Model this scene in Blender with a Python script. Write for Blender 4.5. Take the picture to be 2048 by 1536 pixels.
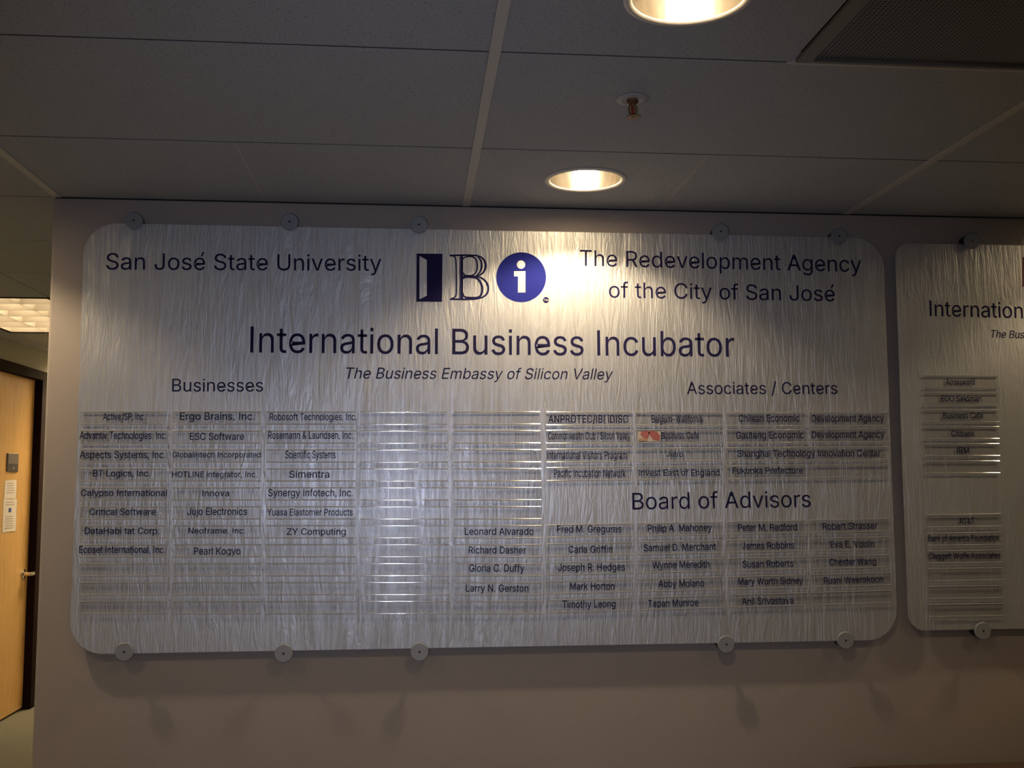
import bpy, bmesh, math, random
from mathutils import Vector, Matrix
random.seed(7)
for o in list(bpy.data.objects): bpy.data.objects.remove(o)
C = bpy.context.scene
col = C.collection

# ------------------------------------------------------------------ camera
FPX, YAW, PITCH, ROLL, DIST, EYE = 2087.43, 0.0933, 0.0942, -0.0032, 3.1656, 1.40
CEIL = EYE + 0.8537
cd = bpy.data.cameras.new('camera'); cam = bpy.data.objects.new('camera', cd); col.objects.link(cam)
cd.sensor_width = 36.0; cd.lens = FPX / 2048 * 36; cd.clip_start = .02
fwd = Vector((math.sin(YAW) * math.cos(PITCH), math.cos(YAW) * math.cos(PITCH), math.sin(PITCH)))
right = Vector((math.cos(YAW), -math.sin(YAW), 0))
up = right.cross(fwd)
r2 = right * math.cos(ROLL) - up * math.sin(ROLL) * -1
u2 = up * math.cos(ROLL) + right * math.sin(ROLL) * -1
M = Matrix((r2, u2, -fwd)).transposed().to_4x4(); M.translation = Vector((0, -DIST, EYE))
cam.matrix_world = M
C.camera = cam

def ray(px, py):
    return (r2 * ((px - 1024) / FPX) + u2 * ((768 - py) / FPX) + fwd)
def on_y(px, py, y):                      # photograph point -> (x, z) on the vertical plane at y
    d = ray(px, py); t = (y + DIST) / d.y
    return Vector((d.x * t, y, EYE + d.z * t))

# ------------------------------------------------------------------ light
w = bpy.data.worlds.new('world'); C.world = w; w.use_nodes = True
w.node_tree.nodes['Background'].inputs[0].default_value = (.5, .55, .7, 1)
w.node_tree.nodes['Background'].inputs[1].default_value = 0.0
C.view_settings.view_transform = 'Standard'; C.view_settings.look = 'None'
C.view_settings.gamma = 1; C.view_settings.use_curve_mapping = False
C.view_settings.exposure = EXPOSURE = 0.0
C.cycles.use_denoising = True
C.cycles.max_bounces = 8
def lamp(name, kind, loc, power, color, **kw):
    l = bpy.data.lights.new(name, kind); l.energy = power; l.color = color
    for k, v in kw.items(): setattr(l, k, v)
    o = bpy.data.objects.new(name, l); o.location = loc; col.objects.link(o); return o
WARM = (1, .79, .51)
# the camera's own small flash, just left of the lens
fl = lamp('camera_flash', 'SPOT', (-.095, -DIST + .03, EYE - .045), 58.0, (.62, .71, 1), shadow_soft_size=.016, spot_size=math.radians(75), spot_blend=1)
fl.rotation_euler = (math.radians(93), 0, math.radians(-3))
LIGHT_X = (-1.45, .478, 2.36)
LIGHT_Y = (-.308, -1.433)

# ------------------------------------------------------------------ helpers
def link(o, parent=None, label=None, cat=None, group=None, kind=None):
    col.objects.link(o)
    if parent is not None:
        o.parent = parent
    if label: o['label'] = label
    if cat: o['category'] = cat
    if group: o['group'] = group
    if kind: o['kind'] = kind
    return o
def empty(name, loc, label=None, cat=None, group=None, kind=None):
    o = bpy.data.objects.new(name, None); o.location = loc; o.empty_display_size = .05
    return link(o, None, label, cat, group, kind)
def obj(name, bm, mat, parent=None, loc=(0, 0, 0), smooth=False, **kw):
    me = bpy.data.meshes.new(name); bm.normal_update(); bm.to_mesh(me); bm.free()
    for m in (mat if isinstance(mat, (list, tuple)) else [mat]): me.materials.append(m)
    if smooth:
        for p in me.polygons: p.use_smooth = True
        try: me.set_sharp_from_angle(angle=math.radians(40))
        except Exception: pass
    o = bpy.data.objects.new(name, me); o.location = loc
    return link(o, parent, **kw)
def box(bm, x0, x1, y0, y1, z0, z1, bev=0.0, seg=2):
    r = bmesh.ops.create_cube(bm, size=1)
    vs = r['verts']
    for v in vs:
        v.co = Vector((x0 + (v.co.x + .5) * (x1 - x0), y0 + (v.co.y + .5) * (y1 - y0), z0 + (v.co.z + .5) * (z1 - z0)))
    if bev:
        es = list({e for v in vs for e in v.link_edges})
        bmesh.ops.bevel(bm, geom=es, offset=bev, segments=seg, affect='EDGES', profile=.6)
    return bm
def bx(*a, **k): return box(bmesh.new(), *a, **k)
def lathe(bm, prof, seg=48, axis='z', closed=False):
    rings = []
    for r, h in prof:
        ring = []
        for i in range(seg):
            a = 2 * math.pi * i / seg
            if axis == 'z': co = (r * math.cos(a), r * math.sin(a), h)
            else: co = (r * math.cos(a), h, r * math.sin(a))
            ring.append(bm.verts.new(co))
        rings.append(ring)
    n = len(rings)
    for k in range(n if closed else n - 1):
        A, B = rings[k], rings[(k + 1) % n]
        for i in range(seg):
            bm.faces.new((A[i], A[(i + 1) % seg], B[(i + 1) % seg], B[i]))
    if not closed:
        for ring in (rings[0], rings[-1]):
            if (ring[0].co - ring[seg // 2].co).length > 1e-4 and prof[0][0] < 9:
                bm.faces.new(ring)
    bmesh.ops.recalc_face_normals(bm, faces=bm.faces)
    return bm
def flat_mesh(name, loops, depth=0.0, off=0):    # filled outlines with holes in local XY, extruded +-depth
    cu = bpy.data.curves.new(name, 'CURVE'); cu.dimensions = '2D'; cu.fill_mode = 'BOTH'; cu.extrude = depth; cu.offset = off
    for lp in loops:
        s = cu.splines.new('POLY'); s.points.add(len(lp) - 1); s.use_cyclic_u = True
        for p, q in zip(s.points, lp): p.co = (q[0], q[1], 0, 1)
    ob = bpy.data.objects.new(name, cu)
    me = bpy.data.meshes.new_from_object(ob); me.name = name
    bpy.data.objects.remove(ob); bpy.data.curves.remove(cu)
    return me

# ------------------------------------------------------------------ materials
def mat(name, rgb, rough=.6, metal=0.0, **kw):
    m = bpy.data.materials.new(name); m.use_nodes = True
    b = m.node_tree.nodes['Principled BSDF']
    b.inputs['Base Color'].default_value = (*rgb, 1); b.inputs['Roughness'].default_value = rough
    b.inputs['Metallic'].default_value = metal
    for k, v in kw.items(): b.inputs[k.replace('_', ' ')].default_value = v
    return m
def nodes(m): return m.node_tree, m.node_tree.nodes['Principled BSDF']
def coords(nt, scale=(1, 1, 1), rot=(0, 0, 0)):
    g = nt.nodes.new('ShaderNodeNewGeometry'); mp = nt.nodes.new('ShaderNodeMapping')
    mp.inputs['Scale'].default_value = scale; mp.inputs['Rotation'].default_value = rot
    nt.links.new(g.outputs['Position'], mp.inputs['Vector']); return mp.outputs[0]
def noise(nt, vec, scale, detail=3, rough=.5, dist=0):
    n = nt.nodes.new('ShaderNodeTexNoise'); nt.links.new(vec, n.inputs['Vector'])
    n.inputs['Scale'].default_value = scale; n.inputs['Detail'].default_value = detail
    n.inputs['Roughness'].default_value = rough; n.inputs['Distortion'].default_value = dist
    return n.outputs[0]
def ramp(nt, fac, stops):
    r = nt.nodes.new('ShaderNodeValToRGB'); nt.links.new(fac, r.inputs[0]); e = r.color_ramp.elements
    while len(e) < len(stops): e.new(.5)
    for x, (p, c) in zip(e, stops): x.position = p; x.color = (*c, 1)
    return r.outputs[0]
def bump(nt, b, h, strength, dist):
    n = nt.nodes.new('ShaderNodeBump'); n.inputs['Strength'].default_value = strength; n.inputs['Distance'].default_value = dist
    nt.links.new(h, n.inputs['Height']); nt.links.new(n.outputs[0], b.inputs['Normal']); return n

def speckled(name, rgb, rough, scale, amp, bstr, bdist):
    m = mat(name, rgb, rough); nt, b = nodes(m)
    v = coords(nt); n = noise(nt, v, scale, 3, .6)
    lo = tuple(c * (1 - amp) for c in rgb); hi = tuple(min(1, c * (1 + amp)) for c in rgb)
    nt.links.new(ramp(nt, n, [(.3, lo), (.7, hi)]), b.inputs['Base Color'])
    bump(nt, b, n, bstr, bdist); return m
M_WALL = speckled('painted_wall', (.315, .262, .222), .75, 260, .06, .35, .002)
M_WALLC = speckled('pale_green_wall', (.36, .35, .28), .8, 200, .05, .3, .002)
M_TILE = speckled('mineral_tile', (.375, .38, .40), .9, 170, .13, .8, .002)
nt, b = nodes(M_TILE)                                             # pin holes of the mineral fibre board
vor = nt.nodes.new('ShaderNodeTexVoronoi'); vor.inputs['Scale'].default_value = 95
nt.links.new(coords(nt), vor.inputs['Vector'])
src = b.inputs['Base Color'].links[0].from_socket
mx = nt.nodes.new('ShaderNodeMix'); mx.data_type = 'RGBA'; mx.blend_type = 'MULTIPLY'; mx.inputs[0].default_value = 1
nt.links.new(src, mx.inputs[6]); nt.links.new(ramp(nt, vor.outputs['Distance'], [(.10, (.55, .5, .47)), (.2, (1, 1, 1))]), mx.inputs[7])
nt.links.new(mx.outputs[2], b.inputs['Base Color'])
M_TEE = mat('tee_bar_paint', (.50, .475, .44), .55)
M_PLEN = mat('plenum_dark', (.012, .011, .01), .9)
M_SEAM = mat('tile_score', (.52, .48, .44), .8)
M_FLOOR = speckled('carpet', (.115, .105, .075), 1, 320, .25, 1, .004)
M_DARKWOOD = mat('dark_wood_frame', (.013, .006, .005), .8, Specular_IOR_Level=.05)
M_DARKGAP = mat('shadow_gap_black', (.01, .01, .01), .9)
# oak veneer
M_OAK = mat('oak_veneer', (.62, .36, .12), .42); nt, b = nodes(M_OAK)
n = noise(nt, coords(nt, (6, 6, .45)), 9, 6, .65, 1.2)
nt.links.new(ramp(nt, n, [(.25, (.52, .28, .085)), (.5, (.68, .39, .13)), (.8, (.78, .47, .18))]), b.inputs['Base Color'])
# brushed metallic sign face: fine vertical brushing under a wrinkled clear film
def sign_mat():
    m = mat('brushed_sign_face', (.52, .51, .50), .43, .68); nt, b = nodes(m)
    b.inputs['Coat Weight'].default_value = .35; b.inputs['Coat Roughness'].default_value = .16
    wr = noise(nt, coords(nt, (1, 1, .13)), 46, 4, .62, 2.2)
    wr2 = noise(nt, coords(nt, (1, 1, .22)), 13, 3, .55, 1.0)
    fine = noise(nt, coords(nt, (1, 1, .05)), 330, 2, .5)
    a1 = nt.nodes.new('ShaderNodeMath'); a1.operation = 'MULTIPLY_ADD'; a1.inputs[1].default_value = .9
    nt.links.new(wr2, a1.inputs[0]); nt.links.new(wr, a1.inputs[2])
    n1 = nt.nodes.new('ShaderNodeBump'); n1.inputs['Strength'].default_value = .9; n1.inputs['Distance'].default_value = .0027
    nt.links.new(a1.outputs[0], n1.inputs['Height'])
    n2 = nt.nodes.new('ShaderNodeBump'); n2.inputs['Strength'].default_value = .4; n2.inputs['Distance'].default_value = .0005
    nt.links.new(fine, n2.inputs['Height']); nt.links.new(n1.outputs[0], n2.inputs['Normal'])
    nt.links.new(n2.outputs[0], b.inputs['Normal']); nt.links.new(n1.outputs[0], b.inputs['Coat Normal'])
    return m
M_SIGN = sign_mat()
M_EDGE = mat('sheet_edge', (.5, .5, .48), .3)
M_INK = mat('navy_vinyl', (.010, .008, .042), .75, Specular_IOR_Level=.12)
M_LOGO = mat('logo_blue_vinyl', (.010, .014, .16), .75, Specular_IOR_Level=.12)
M_LOGOK = mat('logo_navy_vinyl', (.008, .006, .045), .75, Specular_IOR_Level=.12)
M_RED = mat('dark_red_vinyl', (.16, .008, .02), .5)
M_NAME = mat('name_ink', (.012, .010, .036), .75, Specular_IOR_Level=.12)
def clear(name, tint, rough):
    m = bpy.data.materials.new(name); m.use_nodes = True; nt = m.node_tree; nt.nodes.clear()
    o = nt.nodes.new('ShaderNodeOutputMaterial'); t = nt.nodes.new('ShaderNodeBsdfTransparent'); g = nt.nodes.new('ShaderNodeBsdfGlossy')
    mx = nt.nodes.new('ShaderNodeMixShader')
    t.inputs[0].default_value = (*tint, 1); g.inputs['Roughness'].default_value = rough
    mx.inputs[0].default_value = .022; nt.links.new(t.outputs[0], mx.inputs[1]); nt.links.new(g.outputs[0], mx.inputs[2]); nt.links.new(mx.outputs[0], o.inputs[0])
    return m
M_CLEAR = clear('clear_acrylic', (.97, .965, .96), .30)
M_RIB = mat('acrylic_bead', (.62, .60, .58), .09, .6); M_RIB.node_tree.nodes['Principled BSDF'].inputs['Specular IOR Level'].default_value = .9
M_WASH = mat('satin_steel_disc', (.235, .235, .24), .5, .2)
M_BARREL = mat('dark_standoff', (.06, .055, .05), .5, .4)
M_HOLE = mat('screw_socket', (.006, .006, .006), .7)
M_RING = mat('white_trim_ring', (.62, .56, .48), .35)
M_CONE = mat('specular_reflector', (.84, .79, .72), .14, 1.0)
def emit(name, rgb, s):
    m = bpy.data.materials.new(name); m.use_nodes = True; nt = m.node_tree; nt.nodes.clear()
    o = nt.nodes.new('ShaderNodeOutputMaterial'); e = nt.nodes.new('ShaderNodeEmission')
    e.inputs[0].default_value = (*rgb, 1); e.inputs[1].default_value = s; nt.links.new(e.outputs[0], o.inputs[0]); return m
M_LAMP = emit('lamp_glow', (1, .80, .50), 80)
M_TUBE = emit('tube_glow', (1, .80, .50), 21)
M_TUBE_FILL = emit('tube_glow_fill', (1, .80, .50), 260)
M_TUBE_FILL_NEAR = emit('tube_glow_fill_near', (1, .80, .50), 20)
M_BRASS = mat('brown_brass', (.20, .10, .045), .4, .6)
M_CHROME = mat('polished_lever', (.75, .68, .55), .18, 1)
M_WHITE = mat('white_paint', (.36, .35, .33), .5)
M_LOUV = mat('louvre_aluminium', (.42, .37, .31), .5, .0)
M_PAPER = mat('pale_paper', (.78, .70, .62), .8)
M_PRINT = mat('grey_print', (.40, .33, .33), .8)
M_BLUEP = mat('blue_print', (.03, .07, .28), .8)
M_PLATE = mat('dark_plate', (.045, .035, .04), .4)
M_PLATEG = mat('grey_plate_insert', (.16, .13, .12), .4)
M_GRILLE = mat('grey_perforated_metal', (.10, .10, .105), .6); nt, b = nodes(M_GRILLE)
wv = nt.nodes.new('ShaderNodeTexVoronoi'); wv.inputs['Scale'].default_value = 1; wv.inputs['Randomness'].default_value = 0
nt.links.new(coords(nt, (110, 110, 0)), wv.inputs['Vector'])
nt.links.new(ramp(nt, wv.outputs['Distance'], [(.28, (.012, .012, .014)), (.34, (.17, .17, .19))]), b.inputs['Base Color'])
M_SOFA = speckled('brown_tweed', (.07, .038, .022), .95, 400, .5, 1, .004)
M_HOUS = mat('housing_white', (.42, .38, .32), .5)
M_BLIND = mat('blind_slat', (.50, .45, .36), .6)

# ------------------------------------------------------------------ the setting
XL, XR, YB, YF = -2.40, 3.9, 6.4, -5.6
YC = XL
def struct(name, bm, m, **k): return obj(name, bm, m, kind='structure', **k)
struct('floor', bx(XL - .1, XR + .1, YF - .1, YB + .1, -.1, 0), M_FLOOR)
wallobj = struct('wall_front', bx(-1.078, XR, 0, .14, 0, CEIL + .02, bev=.009, seg=3), M_WALL, smooth=True)
struct('wall_corridor_right', bx(-1.06, -.96, .141, YB, 0, CEIL + .02), M_WALLC)
struct('wall_back', bx(XL - .1, XR + .1, YF - .1, YF, 0, CEIL + .02), M_WALLC)
struct('wall_right', bx(XR, XR + .1, YF, .14, 0, CEIL + .02), M_WALLC)
struct('wall_far', bx(XL - .1, -1.06, YB, YB + .1, 0, CEIL + .02), M_WALLC)
# left wall with the door opening and the window opening
DY0, DY1 = 6.20 - DIST, 6.945 - DIST
DTOP = 2.075
WY0, WY1, WZ0, WZ1 = 7.03 - DIST, 8.2 - DIST, .55, 2.07
bm = bmesh.new()
for a in ((YF, DY0, 0, CEIL + .02), (DY0, DY1, DTOP, CEIL + .02), (DY1, WY0, 0, CEIL + .02), (WY0, WY1, WZ1, CEIL + .02), (WY0, WY1, 0, WZ0), (WY1, YB, 0, CEIL + .02)):
    box(bm, XL - .1, XL, a[0], a[1], a[2], a[3])
struct('wall_left', bm, M_WALLC)
struct('shadow_gap_strip', bx(-1.07, XR, -.006, -.0005, CEIL - .004, CEIL - .001), M_DARKGAP)  # black strip standing in for the shadow gap under the ceiling

# ------------------------------------------------------------------ ceiling: tiles, tees, score lines
ceil = struct('ceiling', bx(XL - .1, XR + .1, YF - .1, YB + .1, CEIL + .30, CEIL + .34), M_PLEN)
T = [XL, -2.284, -1.674, -1.064, .155, 1.374, 2.593, XR]
rows_front = [0, -.56, -1.165, -1.775, -2.385, -2.995, -3.605, -4.215, -4.825, -5.435, YF]
rows_back = [0, .585, 1.17, 1.755, 2.34, 2.925, 3.51, 4.09, 4.68, 5.27, 5.86, YB]
HR = .104
lights = [(x, y) for x in LIGHT_X for y in LIGHT_Y] + [(x, y) for x in LIGHT_X for y in (-3.3, -4.52)]
tile_cache = {}
def tile(x0, x1, y0, y1, gx=.0025, gy=.0038):
    cx, cy = (x0 + x1) / 2, (y0 + y1) / 2
    hs = [(lx, ly) for lx, ly in lights if x0 < lx < x1 and y0 < ly < y1]
    W, D = x1 - x0 - 2 * gx, y1 - y0 - 2 * gy
    key = (round(W, 3), round(D, 3), tuple((round(a - cx, 3), round(b_ - cy, 3)) for a, b_ in hs))
    if key not in tile_cache:
        lp = [[(-W / 2, -D / 2), (W / 2, -D / 2), (W / 2, D / 2), (-W / 2, D / 2)]]
        for a, b_ in hs:
            lp.append([(a - cx + HR * math.cos(t * math.pi / 24), b_ - cy + HR * math.sin(t * math.pi / 24)) for t in range(48)])
        me = flat_mesh('ceiling_tile', lp, .008); me.materials.append(M_TILE); tile_cache[key] = me
    o = bpy.data.objects.new('ceiling_tile', tile_cache[key]); o.location = (cx, cy, CEIL + .008); link(o, ceil)
TX0, TX1, TY0, TY1 = -2.284, -1.674, 1.755, 2.925     # troffer bay
VX0, VX1, VY0, VY1 = .765, 1.374, -1.775, -1.165      # return-air grille bay
for i in range(len(T) - 1):
    a, b_ = T[i], T[i + 1]
    for k in range(len(rows_front) - 1):
        y1, y0 = rows_front[k], rows_front[k + 1]
        if y1 - y0 < .02: continue
        if i == 4 and k == 2:                          # beside the grille
            tile(a + .01, VX0, y0, y1); continue
        if b_ - a > 1 and k == 0:                      # first row: scored into halves
            mid = (a + b_) / 2
            tile(a + .01, mid - .0002, y0, y1, .0008); tile(mid + .0002, b_ - .01, y0, y1, .0008)
            obj('score_line', bx(mid - .0016, mid + .0016, y0 + .004, y1 - .004, CEIL - .0006, CEIL + .004), M_SEAM, ceil)
        else:
            tile(a + (.01 if i > 3 else 0), b_ - (.01 if i > 2 and i < 6 else 0), y0, y1)
for i in range(3):
    for k in range(len(rows_back) - 1):
        y0, y1 = rows_back[k], rows_back[k + 1]
        if y1 - y0 < .02: continue
        if abs(T[i] - TX0) < .01 and any(y0 > a - .01 and y1 < c + .01 for a, c in ((TY0, TY1), (4.09, 5.27), (0, 1.17))): continue
        tile(T[i], T[i + 1], y0, y1)
for x in T[3:7]:
    obj('tee_bar', bx(x - .012, x + .012, YF, -.002 if x > -1 else YB, CEIL - .0025, CEIL + .02, bev=.0006, seg=1), M_TEE, ceil)
for x in T[1:3]:
    obj('tee_bar', bx(x - .0022, x + .0022, YF, YB, CEIL + .004, CEIL + .02), M_DARKWOOD, ceil)
M_GAPSHADE = mat('row_gap_shade', (.045, .043, .05), .8)  # shade of the row gaps, put into the colour of dark filler strips
for y in rows_front[1:-1]:
    obj('cross_strip', bx(XL, XR, y - .0036, y + .0036, CEIL + .0008, CEIL + .02), M_GAPSHADE, ceil)
for y in rows_back[:-1]:
    if y in (.585, 2.34, 4.68): 
        continue
    obj('cross_strip', bx(XL, -1.078, y - .0036, y + .0036, CEIL + .0012, CEIL + .02), M_GAPSHADE, ceil)
obj('cross_strip', bx(VX0 - .012, VX1, VY1 - .006, VY1 + .006, CEIL - .002, CEIL + .02), M_TEE, ceil)

# return-air grille
gr = empty('return_air_grille', ((VX0 + VX1) / 2, (VY0 + VY1) / 2, CEIL), 'dark perforated square air grille set in the ceiling at the upper right', 'vent')
gx, gy = (VX1 - VX0) / 2 - .004, (VY1 - VY0) / 2 - .008
obj('perforated_plate', bx(-gx + .03, gx - .03, -gy + .008, gy - .008, .003, .006), M_GRILLE, gr)
fr = flat_mesh('grille_frame', [[(-gx, -gy), (gx, -gy), (gx, gy), (-gx, gy)], [(-gx + .032, -gy + .010), (gx - .032, -gy + .010), (gx - .032, gy - .010), (-gx + .032, gy - .010)]], .004)
fr.materials.append(mat('grille_frame_paint', (.22, .20, .19), .6)); link(bpy.data.objects.new('grille_frame', fr), gr)

# ------------------------------------------------------------------ downlights
def downlight(x, y, label, vis):
    r = empty('downlight', (x, y, CEIL), label, 'ceiling light', 'recessed round downlights')
    bm = bmesh.new(); lathe(bm, [(.116, -.0008), (.1155, -.0035), (.1125, -.005), (.104, -.0045), (.1005, -.0015), (.1005, .001), (.1035, .0005)], 64, closed=True)
    obj('trim_ring', bm, M_RING, r, smooth=True)
    bm = bmesh.new()
    prof = [(.1005, 0), (.0985, .03), (.094, .06), (.087, .09), (.078, .12), (.066, .15)]
    rings = [[bm.verts.new((p * math.cos(a * math.pi / 32), p * math.sin(a * math.pi / 32), h)) for a in range(64)] for p, h in prof]
    for A, B in zip(rings, rings[1:]):
        for i in range(64): bm.faces.new((A[i], B[i], B[(i + 1) % 64], A[(i + 1) % 64]))
    bm.faces.new(list(reversed(rings[-1])))
    obj('reflector', bm, M_CONE, r, smooth=True)
    bm = bmesh.new(); lathe(bm, [(.001, .006), (.017, .009), (.024, .016), (.026, .026), (.026, .138), (.001, .142)], 32)
    obj('lamp_bulb', bm, M_LAMP, r, smooth=True)
    l = lamp('downlight_lamp', 'SPOT', (x, y, CEIL + .006), DL_POWER * (.55 if x > 2 else 1.1 if x < 0 else 1.22) * (1 if y > -1 else .29 if y > -2 else .24), WARM, shadow_soft_size=.026, spot_size=math.radians(DL_CONE), spot_blend=.35)
    l.rotation_euler = (0, 0, 0)
    l.parent = r; l.location = (0, 0, .006)
DL_POWER, DL_CONE = 42.0, 130
lab = {(1, 0): 'lit round recessed downlight in the ceiling right above the bright spot on the sign',
       (1, 1): 'lit round recessed downlight cut off by the top edge of the photo',
       (0, 0): 'round recessed downlight beyond the left edge, nearest the wall', (2, 0): 'round recessed downlight beyond the right edge, above the second sign',
       (0, 1): 'round recessed downlight beyond the left edge, one row out from the wall', (2, 1): 'round recessed downlight beyond the right edge, one row out from the wall'}
for i, x in enumerate(LIGHT_X):
    for k, y in enumerate(LIGHT_Y): downlight(x, y, lab[(i, k)], True)
    for k, y in enumerate((-3.3, -4.52)):  # unseen rows added behind the camera to lift the ambient light
        downlight(x, y, '%s unseen downlight added behind the camera for ambient light, %s row' % (('left', 'middle', 'right')[i], ('nearer', 'farther')[k]), False)

# ------------------------------------------------------------------ sprinklers
def sprinkler(x, y, label, s=1.0):
    r = empty('fire_sprinkler', (x, y, CEIL), label, 'sprinkler', 'ceiling fire sprinklers'); r.scale = (s, s, s)
    bm = bmesh.new(); lathe(bm, [(.001, -.001), (.036, -.001), (.0355, -.003), (.028, -.0055), (.022, -.006), (.019, -.004), (.001, -.004)], 48)
    obj('escutcheon', bm, M_WHITE, r, smooth=True)
    bm = bmesh.new(); lathe(bm, [(.001, -.0035), (.013, -.0035), (.0125, -.010), (.008, -.013), (.0075, -.018), (.001, -.018)], 24)
    obj('body', bm, M_BRASS, r, smooth=True)
    for sx in (-1, 1):
        bm = bmesh.new()
        for k in range(4):
            z0, z1 = -.017 - .006 * k, -.023 - .006 * k
            w0 = (.0075, .0085, .008, .006, .004)[k]; w1 = (.0075, .0085, .008, .006, .004)[k + 1]
            vs = [bm.verts.new(p) for p in ((sx * w0 - .0017, -.002, z0), (sx * w0 + .0017, -.002, z0), (sx * w0 + .0017, .002, z0), (sx * w0 - .0017, .002, z0), (sx * w1 - .0017, -.002, z1), (sx * w1 + .0017, -.002, z1), (sx * w1 + .0017, .002, z1), (sx * w1 - .0017, .002, z1))]
            for f in ((0, 1, 2, 3), (7, 6, 5, 4), (0, 4, 5, 1), (1, 5, 6, 2), (2, 6, 7, 3), (3, 7, 4, 0)): bm.faces.new([vs[i] for i in f])
        obj('yoke_arm', bm, M_BRASS, r)
    bm = bmesh.new(); lathe(bm, [(.001, -.017), (.0035, -.018), (.003, -.036), (.001, -.038)], 12); obj('glass_bulb', bm, mat('red_bulb', (.25, .02, .015), .2), r, smooth=True)
    bm = bmesh.new(); lathe(bm, [(.001, -.040), (.006, -.040), (.0155, -.0415), (.0155, -.043), (.006, -.042), (.001, -.044)], 20); obj('deflector', bm, M_BRASS, r, smooth=True)
sprinkler(.481, -.937, 'brown brass fire sprinkler head with white ring on the ceiling above the sign')
sprinkler(-2.08, 2.97, 'small fire sprinkler head on the corridor ceiling beyond the louvred light')

# ------------------------------------------------------------------ corridor troffer
def blade(L, axis):
    bm = bmesh.new()
    pr = [(-.011, .048), (-.004, .02), (-.001, .002), (.001, .002), (.004, .02), (.011, .048)]
    A = [bm.verts.new((-L / 2, p, z) if axis == 'x' else (p, -L / 2, z)) for p, z in pr]
    B = [bm.verts.new((L / 2, p, z) if axis == 'x' else (p, L / 2, z)) for p, z in pr]
    for i in range(6): bm.faces.new((A[i], A[(i + 1) % 6], B[(i + 1) % 6], B[i]))
    bm.faces.new(A); bm.faces.new(list(reversed(B))); bmesh.ops.recalc_face_normals(bm, faces=bm.faces); return bm
def troffer(TY0, TY1, label, M_TUBE=M_TUBE):
    tr = empty('louvred_ceiling_light', ((TX0 + TX1) / 2, (TY0 + TY1) / 2, CEIL), label, 'ceiling light', 'louvred corridor lights')
    hx, hy = (TX1 - TX0) / 2 - .004, (TY1 - TY0) / 2 - .004
    me = flat_mesh('light_frame', [[(-hx, -hy), (hx, -hy), (hx, hy), (-hx, hy)], [(-hx + .012, -hy + .012), (hx - .012, -hy + .012), (hx - .012, hy - .012), (-hx + .012, hy - .012)]], .003)
    me.materials.append(M_DARKWOOD); link(bpy.data.objects.new('light_frame', me), tr)
    bm = bmesh.new(); box(bm, -hx, hx, -hy, hy, .115, .12)
    for a in ((-hx, -hx + .004, -hy, hy), (hx - .004, hx, -hy, hy), (-hx, hx, -hy, -hy + .004), (-hx, hx, hy - .004, hy)): box(bm, a[0], a[1], a[2], a[3], .004, .12)
    obj('housing', bm, M_HOUS, tr)
    for t in (-1, 0, 1):
        bm = bmesh.new(); lathe(bm, [(.001, -hy + .03), (.016, -hy + .03), (.016, hy - .03), (.001, hy - .03)], 16, axis='y')
        obj('fluorescent_tube', bm, M_TUBE, tr, loc=(t * .19, 0, .085), smooth=True)
    for k in range(1, 6): obj('louvre_blade', blade(2 * hx - .024, 'x'), M_LOUV, tr, loc=(0, -hy + k * 2 * hy / 6, 0))
    for k in (1, 2): obj('louvre_rail', blade(2 * hy - .024, 'y'), M_LOUV, tr, loc=(-hx + k * 2 * hx / 3, 0, 0))
troffer(TY0, TY1, 'long louvred fluorescent light in the corridor ceiling at the left edge')
troffer(4.09, 5.27, 'added louvred fill light farthest down the corridor, unseen behind the sign wall', M_TUBE_FILL)  # unseen fixture added to brighten the oak door, much stronger tubes
troffer(0, 1.17, 'added louvred fill light nearest the sign wall, unseen beyond the left edge', M_TUBE_FILL_NEAR)  # second unseen fixture, added as fill on the door from the front

# ------------------------------------------------------------------ door, frame, papers
dr = empty('door_1', (XL, (DY0 + DY1) / 2, 0), kind='structure')
def at(bm, name, m, parent=dr, **k):        # world-space bmesh -> child of an empty
    for v in bm.verts: v.co -= Vector(parent.location)
    return obj(name, bm, m, parent, **k)
leaf = at(bx(XL - .065, XL - .03, DY0 + .012, DY1 - .012, .012, DTOP - .012, bev=.001, seg=1), 'door_leaf', M_OAK)
CX = XL + .018
at(bx(XL - .07, CX, DY0 - .048, DY0 + .010, 0, DTOP + .048, bev=.002, seg=1), 'door_jamb', M_DARKWOOD)
at(bx(XL - .07, CX, DY1 - .010, DY1 + .075, 0, DTOP + .048, bev=.002, seg=1), 'door_jamb', M_DARKWOOD)
at(bx(XL - .07, CX, DY0 + .0101, DY1 - .0101, DTOP - .010, DTOP + .048, bev=.002, seg=1), 'door_header', M_DARKWOOD)
FX = XL - .030
kn = bmesh.new(); lathe(kn, [(.001, 0), (.032, 0), (.031, .006), (.014, .010), (.012, .038), (.001, .04)], 24)
bmesh.ops.rotate(kn, verts=kn.verts, matrix=Matrix.Rotation(math.radians(90), 3, 'Y'))
KY = DY1 - .085
bmesh.ops.translate(kn, verts=kn.verts, vec=(FX, KY, .84)); h = at(kn, 'door_knob', M_CHROME, smooth=True)
bm = bmesh.new(); box(bm, FX + .034, FX + .052, KY - .012, KY + .062, .828, .852, bev=.007, seg=3)
for v in bm.verts: v.co -= Vector(dr.location)
obj('lever', bm, M_CHROME, h, smooth=True)
pl = empty('door_sign_plate', (FX, 6.60 - DIST, 1.535), 'small dark rectangular plate on the oak door above the papers', 'sign')
at(bx(FX, FX + .006, 6.515 - DIST, 6.690 - DIST, 1.475, 1.585, bev=.001, seg=1), 'plate', M_PLATE, pl)
at(bx(FX + .006, FX + .0075, 6.525 - DIST, 6.680 - DIST, 1.522, 1.580), 'grey_insert', M_PLATEG, pl)
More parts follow.
